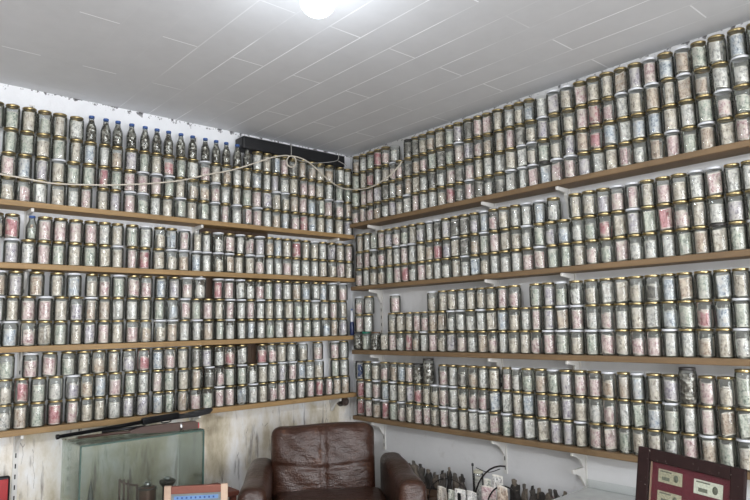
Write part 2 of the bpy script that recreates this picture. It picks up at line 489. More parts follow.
rail('R', -1.315, ZR, 'white slotted shelf rail in the middle of the right wall')
rail('R', -1.80, ZR+[.53], 'white slotted shelf rail with spare bracket, right of the wire note rack')

# --------------------------------------------------------------------- jars
# pixel x of every lid along its row, contents code (c cream w white p pink g green l lilac o tan b blue r red k dark n navy), lid (W white, K dark, G green, B brown, N none), T taller, ! special
LROWS = [
 ['-3g 12.8g 29.6c 44.8g 60c 76.8w 257.4 267 275.8b 284.4 293.4k 302.4o 311.4o 320 328.9o 339.7 347.4',
  '11.2g 27.2g 43.5c 59.5g 76.5c 90.4b 104.8w 117.2o 131.8l 144.6g 156.7c 168.8r 181.5g 193w 205.2pW 216 226.3o 237.2 247 257b 267w 275l 284.4 293.7 303.6p 311.4p 319.5 328.9 339.3g 348g',
  '8.8p 24.8b 42.4l 58.9cW 73.6g 89.3g 104r 116.8g 130pg 143pW 156.4pW 169.5gW 180.4c 192.7o 204.4o 215.6pW 225.5w 236.7c 247g 257p 266.8 276.3W 285W 294.3o 303 311.4b 320g 328.5pW 339pW 347.4',
  '8c 24p 40w 58.4c 73.6w 86.4p 103c 115.4l 130pW 142.8gW 155.6w 167.6c 180.4gW 192c 203.6g 215wW 225.2 236.7W 247p 257.4pW 267.3w 276.3o 285.3b 295.2p 303.8r 312b 320.5c 329 339 348'],
 ['-4c 12.5r 45.3p 60.8p 76p 91.2p 104.8w 117.6c 132.4g 146wW 160c 171.6b 184.4pW 197.7cN 206.8w 218.3wW 229.4p 240.3wW 249.8p 260lW 269.5o 278b 287 296.5r 305.6 314.5W 322.6 331.6 339.9 348.7',
  '12lW 28.5w 44p 58.9g 75c 90.4g 104.8c 117.6cW 132.4p 144.7r 158.8c 171.6cW 183.6oW 196.4bW 206.8wW 218.2cW 229.4oW 239c 249.8cW 259.6pW 269.5w 278w 287 296 305.5w 314.5 322.6 332 340.5p 348.7']
 ,['-1oW 16l 37o 57.6c 74.4bW 92c 104.8 119gW 133.7p 146.5p 161.2b 174.5l 187.3pW 200wW 218.3rW 229pW 240.3W 249.8 259.7p 268.7g 278l 287w 296.6o 305.6b 315.4w 323b 332.5wW 342.5pW',
  '-2wW 12.8c 28.5p 45.6pW 61.6c 76.8l 91.2oW 104.8o 118w 132.4w 145.5c 159.6g 172.4b 185.2pW 196.4g 208p 219.3c 230pW 241.2wW 250.7 260.5W 269.5c 279w 289 298g 306.4 315.4wW 324.4w 333.5 342',
  '10.4bW 28.5p 45c 60.5g 76.5c 89.6l 104p 117.5c 132.4p 145.5o 160cW 172.4oW 184.4w 196.9wW 208.4o 220g 230wW 241.6w 251b 261w 270g 279.5w 290 298.4 307g 316.4w 325.5b 334o 342.5'],
 ['6.7g 31pW 50p 68.8g 84c 99o 113.8o 129.2l 143.6r 158b 170p 182.8c 196.4k 207lw 219.5w 230r 242w 262r 271.8 281.7 291.6w 302.4cW 317.7p 334.5pW 343.5w',
  '5c 21.6r 39g 56w 72.8lW 87.2o 100.8b 115.3p 130.8g 143.6w 157.5p 169.7g 183.6c 196.4o 209.5kW 219.6pK 230g 242gW 252w 262.8cW 272.7w 282.2lW 292.5pW 301 309.6w 318.6cW 335.3g 343.8w',
  '4w 20.8o 37.6g 55.2r 72.8p 87.2c 100c 114.6w 128.4l 142.8l 158b 169.5g 182.8o 195.6p 207.6g 219.6pW 230p 242b 253wW 263 272.7p 281.7p 292w 301w 310.5p 319.5r 329p 337o 345o']]
RROWS = [
 ['357.2o 363.9 371 378.4r 385.9p 394.8wN 408.4kK 415.6k 423c 431.3o 440c 449.7g 458.3l 468.4k 478p 486.8p 497.6c 509w 519c 529b 541.2wN 553lW 566.4cW 579.5p 592.8c 606.4c 620.5o 634.5l 649pW 665b 682oW 698g 716w 736b 756g',
  '356.6g 363.7 371r 378 386 393.4W 400p 408.8k 416.5o 424p 432.5g 440.8k 450g 459pW 469l 478.7p 488o 499.5o 509.6p 520k 531c 543lW 554.4c 568.8c 581.6p 594.7r 608.5p 621wW 635.8cW 651.6oW 668.4c 683.6oW 702o 720w 740wW 760c',
  '356.2 364p 371 378 386k 393 400o 408.4o 416.5c 424w 432.5k 441.5w 451 460k 469.6p 478.7c 488w 500w 511c 521.8wW 532cW 543.5g 556c 569.3l 582.7o 596r 610b 624w 638.3b 654b 670c 686.8w 704.4g 722.8pW 742g 762c',
  '356.2 364 371p 378o 386 393 400c 407.7wW 415.8p 424w 432.8w 442c 451r 460k 470pW 479.6k 489w 500k 511wW 522.8wW 533pW 545bK 556.8pW 570.4pW 584.3l 597.6w 611c 625.5p 639.6w 656.7o 672pW 689.2g 706.3oW 725.5c 743.6p 764c'],
 ['360.5 367.4 374.6gN 381.8p 389l 396.7p 405g 412.6c 421l 429.8wW 437.6kW 446l 455.3k 464.6k 474.7l 484bW 493.7p 504c 515.6w 526wW 539.2bW 553.3w 575.2c 589c 602.9l 616.8pW 632pW 646.8c 662.8p 678.8c 695.6wW 713.2pW 731.6w 749w',
  '360.5 367.4p 374.3wW 382p 390 397wW 404.7pW 412.4wW 421.3c 429.8o 437.6r 447l 455.7cW 465k 475o 484.2gW 494.6p 505.7c 516c 526.6wW 539.5g 550.8l 563.5b 577.6w 590.4g 604.8r 618.4c 633lW 648.4g 664.4r 681p 698c 715.6w 734.8l 754w',
  '360p 366.8w 374c 382o 390g 398p 405.7r 413.5w 421.8p 430c 437.8w 446.7w 456.3c 465.5wW 475b 485c 494.6w 505.5w 516.5w 528p 540pW 552.7g 565.6g 578.9c 592.3p 606.7g 620.5p 635.3w 650w 667.6w 683.6g 700.4o 718.8cK 737.2g 757w'],
 ['359.7pW 369w 395pW 432.6cW 443.3c 452.5c 461.7w 470.8c 481.5c 491c 502.3p 514.2p 536g 548.8l 560.8gW 576w 591.2c 606.4w 620.8c 636c 652.4k 668.4b 684.4o 702.8g 722b 740.4c 759g',
  '359.7p 368.2w 393c 400.9c 409.8c 417.3p 425p 433o 442.3o 451.7wW 461wW 470.8w 481wW 491.6c 502.3b 514.3c 525.6w 536p 548.8l 562oW 576.8pW 592.3w 607p 621.6w 636.8c 652.7w 669.2b 686g 704r 722.8b 741gW 760w',
  '358.6kK! 366.8gG! 375.6kB! 385cN! 393 400.9w 409r 416.6o 424.4wW 433.2p 442.3c 451.8l 462p 472.3w 482.7o 493p 503w 513.7c 525c 536p 548.8pW 562gW 576.8cW 592gW 607pW 622.5c 637.8p 653.5p 670wW 687.3w 705.2o 724c 742wW 762w'],
 ['360.3nK! 368g 376cW 385p 394.6o 402b 410p 418kK! 428.4kKT! 443.7p 452.8w 462.9k 473.2o 483.2w 493.7c 507p 516.3wW 527.5g 540.8o 553.3gW 566l 579.8p 594.4p 608.5oW 623.5o 637bW 654c 670l 687.6kKT! 707p 725.5c 744gT! 764c',
  '361.3r 369w 377pW 385.8b 393.6wW 402c 410.6l 418.8r 427.2c 435.3cW 444pW 453.8wW 463.3c 473.6p 483.4p 494.5b 507w 517.4c 528.2b 542.2p 554c 567l 580.5c 595.2w 609.6p 624.3w 638g 654b 671gW 689w 706.8p 726o 745g 765c',
  '361.6r 369.4p 377.2oW 385.5rW 393.8g 402.2pW 410.6c 418.8p 427.2p 435.6c 444.2pW 453.8wW 463.4c 473.7wW 483.4wW 495p 507gW 518.2l 529.8w 543.2c 555.6l 568l 580.6cW 596p 610p 624.8g 638.8c 655c 671.6w 689.5p 708.4oW 726.8g 745.5cW 766c']]

def lerp_solve(side, px, z):
    """position along the wall of a jar whose lid shows at pixel x"""
    lo, hi = (-4.0, -.02) if side == 'L' else (-.02, -3.45)
    for _ in range(48):
        mid = (lo+hi)/2
        P = (mid, -.08, z) if side == 'L' else (-.08, mid, z)
        if px_of(P) < px: lo = mid
        else: hi = mid
    return (lo+hi)/2

JARS = []
NR = {1: ['only'], 2: ['top', 'bottom'], 3: ['top', 'middle', 'bottom'], 4: ['top', 'second', 'third', 'bottom']}
ORD = ['first', 'second', 'third', 'fourth', 'fifth', 'sixth', 'seventh', 'eighth', 'ninth', 'tenth', 'eleventh', 'twelfth', 'thirteenth', 'fourteenth', 'fifteenth', 'sixteenth', 'seventeenth', 'eighteenth', 'nineteenth', 'twentieth'] + ['twenty-'+q for q in ('first', 'second', 'third', 'fourth', 'fifth', 'sixth', 'seventh', 'eighth', 'ninth')] + ['thirtieth'] + ['thirty-'+q for q in ('first', 'second', 'third', 'fourth', 'fifth', 'sixth', 'seventh', 'eighth', 'ninth')]
import re
for side, rows, ZS in (('L', LROWS, ZL), ('R', RROWS, ZR)):
    for si, shelf in enumerate(rows):
        n = len(shelf)
        for ri, txt in enumerate(shelf):
            pit = .1186 if side == 'L' and si == 3 else PIT
            base = ZS[si]+TH+.0006+(n-1-ri)*(pit+.0004)
            row = []
            for tok in txt.split():
                mm = re.match(r'(-?[\d.]+)([a-z]*)([A-Z!]*)$', tok)
                px = float(mm.group(1)); code = mm.group(2)[:1]; fl = mm.group(3)
                if not re.match(r'(-?[\d.]+)([a-z]*)([A-Z!]*)$', tok): raise ValueError(tok)
                if not code: code = random.choices('cwpglob', [30, 26, 17, 8, 8, 7, 4])[0]
                s = lerp_solve(side, px, base+PIT*.95)
                if code == 'k' and '!' in fl: code = 'K'
                lid = 'white' if 'W' in fl else 'dark' if 'K' in fl else 'green' if 'G' in fl else 'brown' if 'B' in fl else 'none' if 'N' in fl else 'gold'
                row.append(dict(side=side, shelf=si, row=ri, n=n, px=px, s=s, z=base, code=code, lid=lid, tall='T' in fl, special='!' in fl, h=pit))
            # keep neighbours from touching
            order = sorted(row, key=lambda j: j['s'])
            for _ in range(60):
                for a, b in zip(order, order[1:]):
                    g = b['s']-a['s']
                    if g < .054: a['s'] -= (.054-g)/2; b['s'] += (.054-g)/2
            for k, j in enumerate(order):
                g = [abs(j['s']-order[q]['s']) for q in (k-1, k+1) if 0 <= q < len(order)]
                j['gaps'] = g; j['r'] = min(.0352, min(g)/2-.0004)
            for _ in range(2):                     # widen a jar whose neighbour is slimmer
                for k, j in enumerate(order):
                    lim = .0365
                    for q in (k-1, k+1):
                        if 0 <= q < len(order): lim = min(lim, abs(j['s']-order[q]['s'])-order[q]['r']-.0006)
                    j['r'] = max(j['r'], min(lim, .0365))
            JARS += row
for j in JARS:
    if j['tall']: j['h'] = j['h']*1.27
    P = (j['s'], -.08, j['z']) if j['side'] == 'L' else (-.08, j['s'], j['z'])
    d = (Vector(P)-CAM).dot(_F); j['P'] = P
    lo = px_of(P)-j['r']*FPX/d; hi = px_of(P)+j['r']*FPX/d
    vis = max(0, min(750, hi)-max(0, lo))
    j['score'] = vis*j['h']*FPX/d
    # the framed notes and lowest right jars are partly covered
    if j['side'] == 'R' and j['shelf'] == 3 and j['row'] == 2 and j['px'] > 632: j['score'] *= .5
    j['cut'] = vis/(hi-lo); j['vis'] = vis
rowsd = {}
for j in JARS:
    if j['vis'] > 2: rowsd.setdefault((j['side'], j['shelf'], j['row']), []).append(j)
for (sd, _, _), rr in rowsd.items():
    rr.sort(key=lambda j: j['px'], reverse=(sd == 'R'))
    k = 0
    for j in rr:
        if j['cut'] < .3: j['ord'] = -1
        else: j['ord'] = k; k += 1
vis = [j for j in JARS if j['vis'] > 2]
vis.sort(key=lambda j: (not j['special'], -j['score']))
INDIV = vis[:300]; REST = vis[300:]

# unit shapes (radius 1, height 1)
BODY = [(0, .03), (.62, .022), (.84, .004), (.95, .022), (1.0, .065), (1.0, .80), (.985, .835), (.95, .880), (.90, .900), (.87, .916)]
LID = [(.80, .922), (.90, .918), (.925, .934), (.925, .978), (.90, .992), (.82, .995), (.78, .988), (0, .988)]
def roll(mb, m, seg, rr, z0, z1, wob, tilt=0, ph=0, X=None):
    vs, fs, uv = [], [], []
    zs = [z0, z0+(z1-z0)*.5, z1]
    for k in range(seg+1):
        a = 2*PI*k/seg+ph
        r = rr*(1+wob*math.sin(3*a+ph)+wob*.7*math.sin(5*a+1.3*ph)) - (.10*k/seg)*rr
        for z in zs: vs.append((r*math.cos(a)+tilt*(z-.4), r*math.sin(a)+tilt*.6*(z-.4), z))
    for k in range(seg):
        for q in range(2):
            fs.append((k*3+q, (k+1)*3+q, (k+1)*3+q+1, k*3+q+1))
            uv.append([(k/seg, q/2), ((k+1)/seg, q/2), ((k+1)/seg, (q+1)/2), (k/seg, (q+1)/2)])
    fs.append(tuple(k*3+2 for k in range(seg))); uv.append([(.5, .97)]*seg)
    mb.add(vs, fs, m, uv, X)
def arc(mb, m, seg, rr, a0, a1, z0, z1, bend=0, X=None):
    vs, fs, uv = [], [], []
    for k in range(seg+1):
        a = a0+(a1-a0)*k/seg
        for q in range(3):
            z = z0+(z1-z0)*q/2; r = rr*(1-bend*abs(q-1)*.5)
            vs.append((r*math.cos(a), r*math.sin(a), z+.03*math.sin(2*a)))
    for k in range(seg):
        for q in range(2):
            fs.append((k*3+q, (k+1)*3+q, (k+1)*3+q+1, k*3+q+1))
            uv.append([(k/seg, q/2), ((k+1)/seg, q/2), ((k+1)/seg, (q+1)/2), (k/seg, (q+1)/2)])
    mb.add(vs, fs, m, uv, X)
def sheet(mb, m, w, z0, z1, off, ang, lean, X=None):
    vs, fs, uv = [], [], []
    c, s = math.cos(ang), math.sin(ang)
    for i in range(5):
        for q in range(4):
            u = -1+2*i/4; v = q/3
            x = u*w; y = off+lean*(v-.5)+.10*math.sin(u*2.2+v*2)
            X_, Y_ = c*x-s*y, s*x+c*y
            L = math.hypot(X_, Y_)
            if L > .8: X_, Y_ = X_*.8/L, Y_*.8/L
            vs.append((X_, Y_, z0+.03+(z1-z0)*v+.03*u))
    for i in range(4):
        for q in range(3):
            fs.append((i*4+q, (i+1)*4+q, (i+1)*4+q+1, i*4+q+1)); uv.append([(i/4, q/3), ((i+1)/4, q/3), ((i+1)/4, (q+1)/3), (i/4, (q+1)/3)])
    mb.add(vs, fs, m, uv, X)
# contents face -Y in the unit shape (towards the room)
def fill(mb, kind, m, seg, X=None):
    if kind == 0: roll(mb, m, seg, .74, .035, .80, .035, 0, .3, X)
    elif kind == 1: roll(mb, m, seg, .60, .035, .84, .03, .10, 1.1, X)
    elif kind == 2:
        arc(mb, m, seg-4, .82, -PI*.5-.95, -PI*.5+.95, .08, .60, .03, X); roll(mb, m, seg-4, .48, .035, .66, .05, .05, 2, X)
    elif kind == 3:
        sheet(mb, m, .72, .04, .78, -.35, .35, .22, X); sheet(mb, m, .66, .04, .66, .05, -.5, -.3, X); sheet(mb, m, .6, .04, .72, .3, .15, .2, X)
    elif kind == 4: roll(mb, m, seg, .77, .035, .68, .03, .03, 2.2, X)
    elif kind == 5: arc(mb, m, seg-2, .82, -PI*.5-1.1, -PI*.5+1.1, .08, .78, 0, X); sheet(mb, m, .5, .04, .7, .2, .4, .2, X)
KNAME = ['rolled_banknote', 'rolled_banknote', 'curled_banknote', 'folded_banknote', 'rolled_banknote', 'curled_banknote']
KWORD = ['rolled', 'tightly rolled', 'curled', 'folded', 'rolled', 'curled']
LIDM = {'gold': M['gold_lid'], 'white': M['white_lid'], 'dark': M['dark_lid'], 'green': M['green_lid'], 'brown': M['brown_lid']}
ME_BODY = MB().lathe(BODY, M['jar_glass'], 24).mesh('jar_body')
ME_LID = {k: MB().lathe(LID, m, 24).mesh('jar_lid_'+k) for k, m in LIDM.items()}
ME_FILL = {}
def fill_mesh(kind, code):
    if (kind, code) not in ME_FILL:
        mb = MB()
        if code == 'K': mb.lathe([(0, .03), (.86, .03), (.9, .08), (.9, .78), (.6, .82), (0, .8)], M['coins'], 18)
        else: fill(mb, kind, NOTE[code], 18)
        ME_FILL[(kind, code)] = mb.mesh('note')
    return ME_FILL[(kind, code)]
def ang_of(j): return (0 if j['side'] == 'L' else -PI/2)+random.uniform(-.5, .5)
def kind_of(j):
    big = .22 if j['side'] == 'L' else .5
    return random.choice([2, 3, 5, 2]) if random.random() < big else random.choice([0, 0, 1, 4])

def place(o, j, a, r, h):
    o.rotation_euler = (0, 0, a); o.scale = (r, r, h)
seen = {}
for j in INDIV:
    a = ang_of(j); kd = kind_of(j); P = Vector(j['P']); j['kd'] = kd
    wall = 'left-wall' if j['side'] == 'L' else 'right-wall'
    edge = 'left' if j['side'] == 'L' else 'right'
    rown = NR[j['n']][j['row']]
    cn = CNAME[j['code']]
    which = 'cut-off' if j['ord'] < 0 else ORD[j['ord']]
    place_txt = f'cut off by {edge} photo edge' if j['ord'] < 0 else f'{which} from {edge} photo edge'
    at_txt = f'jar cut off by {edge} photo edge' if j['ord'] < 0 else f'{which} jar from {edge} photo edge'
    what = 'dark coins' if j['code'] == 'K' else f'{cn} notes'
    lidw = {'none': 'lidless'}.get(j['lid'], j['lid']+'-lidded')
    if j['special']:
        lab = {('R', 2, 358.6): 'dark jar with black lid beside the corner, bottom row, second-lowest right-wall shelf',
               ('R', 2, 366.8): 'green-lidded jar near the corner, bottom row, second-lowest right-wall shelf',
               ('R', 2, 375.6): 'brown-lidded dark jar near the corner, bottom row, second-lowest right-wall shelf',
               ('R', 2, 385.0): 'lidless jar of cream paper near the corner, second-lowest right-wall shelf',
               ('R', 3, 360.3): 'navy blue jar beside the corner, top row, lowest right-wall shelf',
               ('R', 3, 418.0): 'dark jar left of the tall dark jar, top row, lowest right-wall shelf',
               ('R', 3, 428.4): 'tall dark jar before the white gap, top row, lowest right-wall shelf',
               ('R', 3, 687.6): 'tall dark jar of pale shells above the maroon framed notes',
               ('R', 3, 744.0): 'taller jar of green notes, top row at right photo edge, lowest shelf'}[(j['side'], j['shelf'], j['px'])]
        where = lab
    else:
        lab = f"{lidw} jar of {what}, {place_txt}, {rown} row, {ORDER[j['shelf']]} {wall} shelf"
    t = empty('glass_jar', P, 0, label=lab, cat='jar', group='jars of banknotes on the wall shelves')
    b = bpy.data.objects.new('jar_body', ME_BODY); COL.objects.link(b); b.parent = t; place(b, j, a, j['r'], j['h'])
    if j['lid'] != 'none':
        l = bpy.data.objects.new('lid', ME_LID[j['lid']]); COL.objects.link(l); l.parent = t; place(l, j, a, j['r'], j['h'])
    nm = 'coin_heap' if j['code'] == 'K' else KNAME[kd]
    n = bpy.data.objects.new(nm, fill_mesh(kd, j['code'])); COL.objects.link(n)
    n.location = P; place(n, j, a, j['r'], j['h'])
    if j['special']:
        tag(n, f'contents of the {lab}'.replace(', second-lowest right-wall shelf', '').replace(', lowest right-wall shelf', '').replace(', lowest shelf', ''), 'banknote', 'banknotes in the jars')
    elif j['code'] == 'K':
        tag(n, f"dark coins inside {at_txt}, {rown} row, {ORDER[j['shelf']]} {wall} shelf", 'coins')
    else:
        tag(n, f"{KWORD[kd].split()[-1]} {cn} note inside {at_txt}, {rown} row, {ORDER[j['shelf']]} {wall} shelf", 'banknote', 'banknotes in the jars')
# the rows carry on past what the photo shows
for side, rows, ZS in (('L', LROWS, ZL), ('R', RROWS, ZR)):
    for si, shelf in enumerate(rows):
        for ri in range(len(shelf)):
            rr = [j for j in vis if (j['side'], j['shelf'], j['row']) == (side, si, ri)]
            e = min(rr, key=lambda j: j['s']); s = e['s']-.0355-e['r']
            while s > (-2.70 if side == 'L' else -3.24):
                if px_of((s+.036, -.045, e['z']) if side == 'L' else (-.045, s+.036, e['z'])) < 0 or side == 'R':
                    REST.append(dict(e, s=s, r=.0350, code=random.choice('cwcwpglob'), lid=random.choice(['gold', 'gold', 'white']), h=PIT if not (side == 'L' and si == 3) else .1186, P=(s, -.08, e['z']) if side == 'L' else (-.08, s, e['z'])))
                s -= .0735
gj, gn = MB(), MB()
for j in REST:
    a = ang_of(j); kd = kind_of(j)
    X = Matrix.Translation(j['P']) @ Matrix.Rotation(a, 4, 'Z') @ Matrix.Diagonal((j['r'], j['r'], j['h'], 1))
    gj.lathe(BODY, M['jar_glass'], 16, X)
    if j['lid'] != 'none': gj.lathe(LID, LIDM[j['lid']], 16, X)
    if j['code'] == 'K': gn.lathe([(0, .03), (.86, .03), (.9, .08), (.9, .78), (.6, .82), (0, .8)], M['coins'], 14, X)
    else: fill(gn, kd, NOTE[j['code']], 14, X)
tag(gj.build('glass_jars'), 'farther glass jars with gold and white lids filling the shelves toward the corner', 'jar', 'jars of banknotes on the wall shelves', 'stuff')
tag(gn.build('rolled_banknotes'), 'rolled banknotes inside the farther jars on the shelves toward the corner', 'banknote', 'banknotes in the jars', 'stuff')

# --------------------------------------------------------- blue-capped bottles
BH, BR = .146, .0265
BPROF = [(0, .004), (BR*.8, .002), (BR, .008), (BR, .072), (BR*.93, .084), (BR*.62, .108), (BR*.50, .120), (BR*.47, .136)]
me_b = MB().lathe(BPROF, M['bottle_glass'], 20).mesh('bottle_body')
me_c = MB().lathe([(.0125, .133), (.0145, .133), (.0145, .1445), (.0135, BH), (0, BH)], M['blue_cap'], 16).mesh('cap')
me_n = MB().lathe([(0, .006), (BR*.9, .006), (BR*.92, .07), (BR*.84, .084), (BR*.52, .108), (BR*.4, .122), (0, .126)], M['coins'], 16).mesh('coins')
bx = [91.7, 106.2, 117.8, 130.8, 144.9, 156.7, 167.8, 179.9, 191.9, 205.2, 216, 226, 237.2, 247]
r3 = sorted([j for j in JARS if j['side'] == 'L' and j['shelf'] == 0 and j['row'] == 1], key=lambda j: j['s'])
used = set()
for k, x in enumerate(bx):
    s = lerp_solve('L', x, 2.33)
    c = min((j for j in r3 if j['px'] not in used), key=lambda j: abs(j['px']-x)); used.add(c['px'])
    s = (s+c['s'])/2 if abs(s-c['s']) < .03 else c['s']
    P = (s, -.08, c['z']+c['h']+.0002)
    lab = f"{ORD[k]} from the left in the row of blue-capped bottles on the highest shelf"
    t = empty('glass_bottle', P, random.uniform(0, 6), label=lab, cat='bottle', group='blue-capped bottles of coins')
    for nm, me in (('bottle_body', me_b), ('cap', me_c)):
        o = bpy.data.objects.new(nm, me); COL.objects.link(o); o.parent = t
    o = bpy.data.objects.new('coin_heap', me_n); COL.objects.link(o); o.location = P
    tag(o, f"dark coins inside the {ORD[k]} blue-capped bottle from the left on highest shelf", 'coins', 'coins in the bottles')
# small bottle with blue cap among the jars of the second shelf
s = lerp_solve('L', 32, 1.79)
zb = ZL[1]+TH+.0006+PIT+.0004
P = (s, -.08, zb)
t = empty('glass_bottle', P, 0, label='small blue-capped bottle of green notes between two jars, second-highest left-wall shelf', cat='bottle')
SC1 = Matrix.Diagonal((1.04, 1.04, .83, 1))
MB().lathe(BPROF, M['bottle_glass'], 20, SC1).build('bottle_body', t); MB().lathe([(.0125, .133), (.0145, .133), (.0145, .1445), (.0135, BH), (0, BH)], M['blue_cap'], 16, SC1).build('cap', t)
mb = MB(); roll(mb, NOTE['g'], 14, .017, .008, .058, .03); roll(mb, NOTE['o'], 14, .008, .045, .08, .03)
tag(mb.build('rolled_banknote', None, P), 'green and tan roll inside the small blue-capped bottle at far left', 'banknote')
# slim blue and white bottle at the corner end of the third shelf
s = lerp_solve('L', 349.8, 1.25)
P = (min(s, -.084), -.105, ZL[2]+TH+.0006)
t = empty('slim_bottle', P, 0, label='slim dark blue bottle with white top at the corner end of left shelf', cat='bottle')
MB().lathe([(0, .002), (.013, .002), (.015, .006), (.015, .085), (.012, .095)], plain('blue_glass', rgb(40, 52, 92), .2), 18).build('bottle_body', t)
MB().lathe([(.0118, .095), (.011, .13), (.008, .15), (.0085, .172), (0, .174)], M['white_lid'], 18).build('bottle_top', t)
MB().lathe([(0, .174), (.006, .1745), (.0055, .186), (0, .187)], M['blue_cap'], 12).build('cap', t)

# ------------------------------------------------------------- black wall box
t = empty('wall_box', (-.552, -.06, 2.3745), math.radians(-.3), label='long black box hung under the ceiling at the room corner', cat='box')
o = rbox(.822, .108, .084, .012, 6, None, M['black'], Matrix.Translation((0, 0, .042))).build('housing', t)
MB().box(-.4128, -.4112, -.042, .042, .012, .074, M['gun_metal']).build('end_cap', t)
MB().box(-.405, .405, -.058, -.0545, .076, .080, plain('dusty_edge', rgb(92, 92, 94), .7)).build('top_trim', t)
# cream cable looped along the jars
def smooth(pts, n=8):
    pts = [Vector(p) for p in pts]; out = []
    for i in range(len(pts)-1):
        p0, p1, p2, p3 = pts[max(i-1, 0)], pts[i], pts[i+1], pts[min(i+2, len(pts)-1)]
        for k in range(n):
            u = k/n
            out.append(.5*((2*p1)+(p2-p0)*u+(2*p0-5*p1+4*p2-p3)*u*u+(3*p1-p0-3*p2+p3)*u**3))
    return out+[pts[-1]]
D = .131
cp = [onL(x, y, D) for x, y in ((-14, 172), (0, 174), (25, 178.5), (50, 183), (75, 184.5), (100, 185), (120, 184.8), (150, 183.5), (180, 180.5), (206, 175), (232, 170), (255, 163), (272, 157.5), (284, 155.5))]
loop = [onL(291.4+4.6*math.cos(a), 161.5+5.6*math.sin(a), D+.003) for a in [-PI*.6+2*PI*k/12 for k in range(12)]]
cp2 = [onL(x, y, D) for x, y in ((295, 156.5), (305, 160), (315, 167.5), (325, 177), (335, 184.5), (344, 188.6))]
cp3 = [onR(x, y, D+.01) for x, y in ((360, 189.4), (371, 187), (382, 181), (392, 173.5), (399.5, 165), (402, 161))]
cable = MB().tube(smooth(cp+loop+[loop[0]]+cp2+cp3, 6), .0042, M['cable'], 8).build('cable')
tag(cable, 'cream cable strung across the highest jars with a small hanging loop', 'cable')
c1 = [onL(x, y, .1195) for x, y in ((291, 143.5), (291.4, 152), (291.8, 157))]
c2 = [onL(x, y, .1195) for x, y in ((300, 160.5), (312, 163), (325, 162.6), (335, 161.2), (338.3, 159), (338.6, 152.5))]
c3 = [onL(x, y, .1195) for x, y in ((338.4, 161), (343, 163.5), (347, 165.8))]
m2 = MB().tube(smooth(c1+c2, 5), .0022, M['cord'], 6); m2.tube(smooth(c3, 5), .0022, M['cord'], 6)
tag(m2.build('thin_cord'), 'thin grey cord tied along the lower edge of the black box', 'cord')
# pipe end in the corner under the lowest left shelf
P = onL(345, 401.5, .05)
t = empty('pipe_stub', (P.x, 0, P.z), 0, label='dark round pipe end on the wall under lowest left shelf', cat='pipe')
X = Matrix.Rotation(PI/2, 4, 'X')
MB().lathe([(.026, .0005), (.026, .045), (.029, .046), (.029, .058), (.020, .058), (.019, .04), (0, .038)], plain('rusty_pipe', rgb(62, 48, 42), .7), 20, X).build('pipe', t)
MB().lathe([(.028, .0008), (.036, .0008), (.036, .006), (.028, .008)], plain('pipe_flange', rgb(86, 78, 72), .7), 20, X).build('flange', t)

# ------------------------------------------------------------- ceiling lamps
def lamp(x, y, lab):
    t = empty('ceiling_lamp', (x, y, ZC), 0, label=lab, cat='lamp')
    MB().lathe([(0, -.0005), (.058, -.0005), (.058, -.02), (.045, -.026), (0, -.026)], M['bracket'], 24).build('base', t)
    pr = [(.03, -.027)]+[(.066*math.cos(a), -.083+.058*math.sin(a)) for a in [PI*.38-k*PI*.88/12 for k in range(13)]]
    pr[-1] = (0, -.141)
    g = MB().lathe(pr, M['lamp'], 24).build('globe', t)
    return t
lamp(-1.61, -1.79, 'glowing round white lamp on the board ceiling')
lamp(-3.5, -3.35, 'second round white lamp on the ceiling behind the viewer')
def light(name, typ, loc, energy, col, **kw):
    d = bpy.data.lights.new(name, typ); d.energy = energy; d.color = col
    for k, v in kw.items(): setattr(d, k, v)
    o = bpy.data.objects.new(name, d); COL.objects.link(o); o.location = loc; return o
light('lamp_light', 'POINT', (-1.61, -1.79, ZC-.34), 8.5, (.88, .94, 1), shadow_soft_size=.05)
light('lamp_light_behind', 'POINT', (-3.5, -3.35, ZC-.24), 125, (.94, .97, 1), shadow_soft_size=.05)
o = light('daylight_through_door', 'AREA', ((DX0+DX1)/2, YW-.25, 1.1), 235, (.965, .98, 1), shape='RECTANGLE', size=3.5, size_y=2.15)
o.rotation_euler = (PI/2, 0, 0)
W = bpy.data.worlds.new('sky'); SC.world = W; W.use_nodes = True
bg = W.node_tree.nodes['Background']; bg.inputs[0].default_value = (.85, .92, 1, 1); bg.inputs[1].default_value = 1.2

# -------------------------------------------------------------- armchair
A = math.atan2(-.57, .82)
ch = empty('leather_armchair', (-.82, -.79, 0), A, label='worn dark brown leather armchair in the corner below the shelves', cat='armchair')
def T(x, y, z): return Matrix.Translation((x, y, z))
def backfn(q, n):
    x, y, z = q
    u, v = x/.30, z/.21
    if y < 0 and n.z < .75:
        y -= .035*max(0, 1-u*u)*max(0, 1-v*v)
        y += .016*math.exp(-(x/.012)**2) + .012*math.exp(-((z+.018+.012*math.cos(u*3))/.012)**2)
        y += .006*math.sin(9*u+4*v)*math.sin(5*v+2*u)*(abs(u) < .95)
    z += .006*math.sin(3*u+.6)*max(0, v)
    return (x, y, z)
lean = Matrix.Rotation(-.16, 4, 'X')
o = rbox(.585, .19, .42, .055, 26, backfn, M['leather'], T(-.028, .285, .475) @ lean).build('back_cushion', ch)
o = rbox(.60, .11, .52, .04, 8, None, M['leather'], T(-.02, .385, .40) @ Matrix.Rotation(-.06, 4, 'X')).build('back_frame', ch)
def armfn(q, n):
    x, y, z = q
    if z > 0: z += .012*(1-(x/.07)**2) + .006*math.sin(y*14)
    if y < -.3: y -= .01*(1-(z/.2)**2)
    return (x, y, z)
for sx in (-1, 1):
    rbox(.135, .80, .40, .038, 12, armfn, M['leather'], T(.378*sx, 0, .29)).build('armrest', ch)
def seatfn(q, n):
    x, y, z = q
    if z > 0: z += .02*max(0, 1-(x/.3)**2)*max(0, 1-(y/.32)**2)
    return (x, y, z)
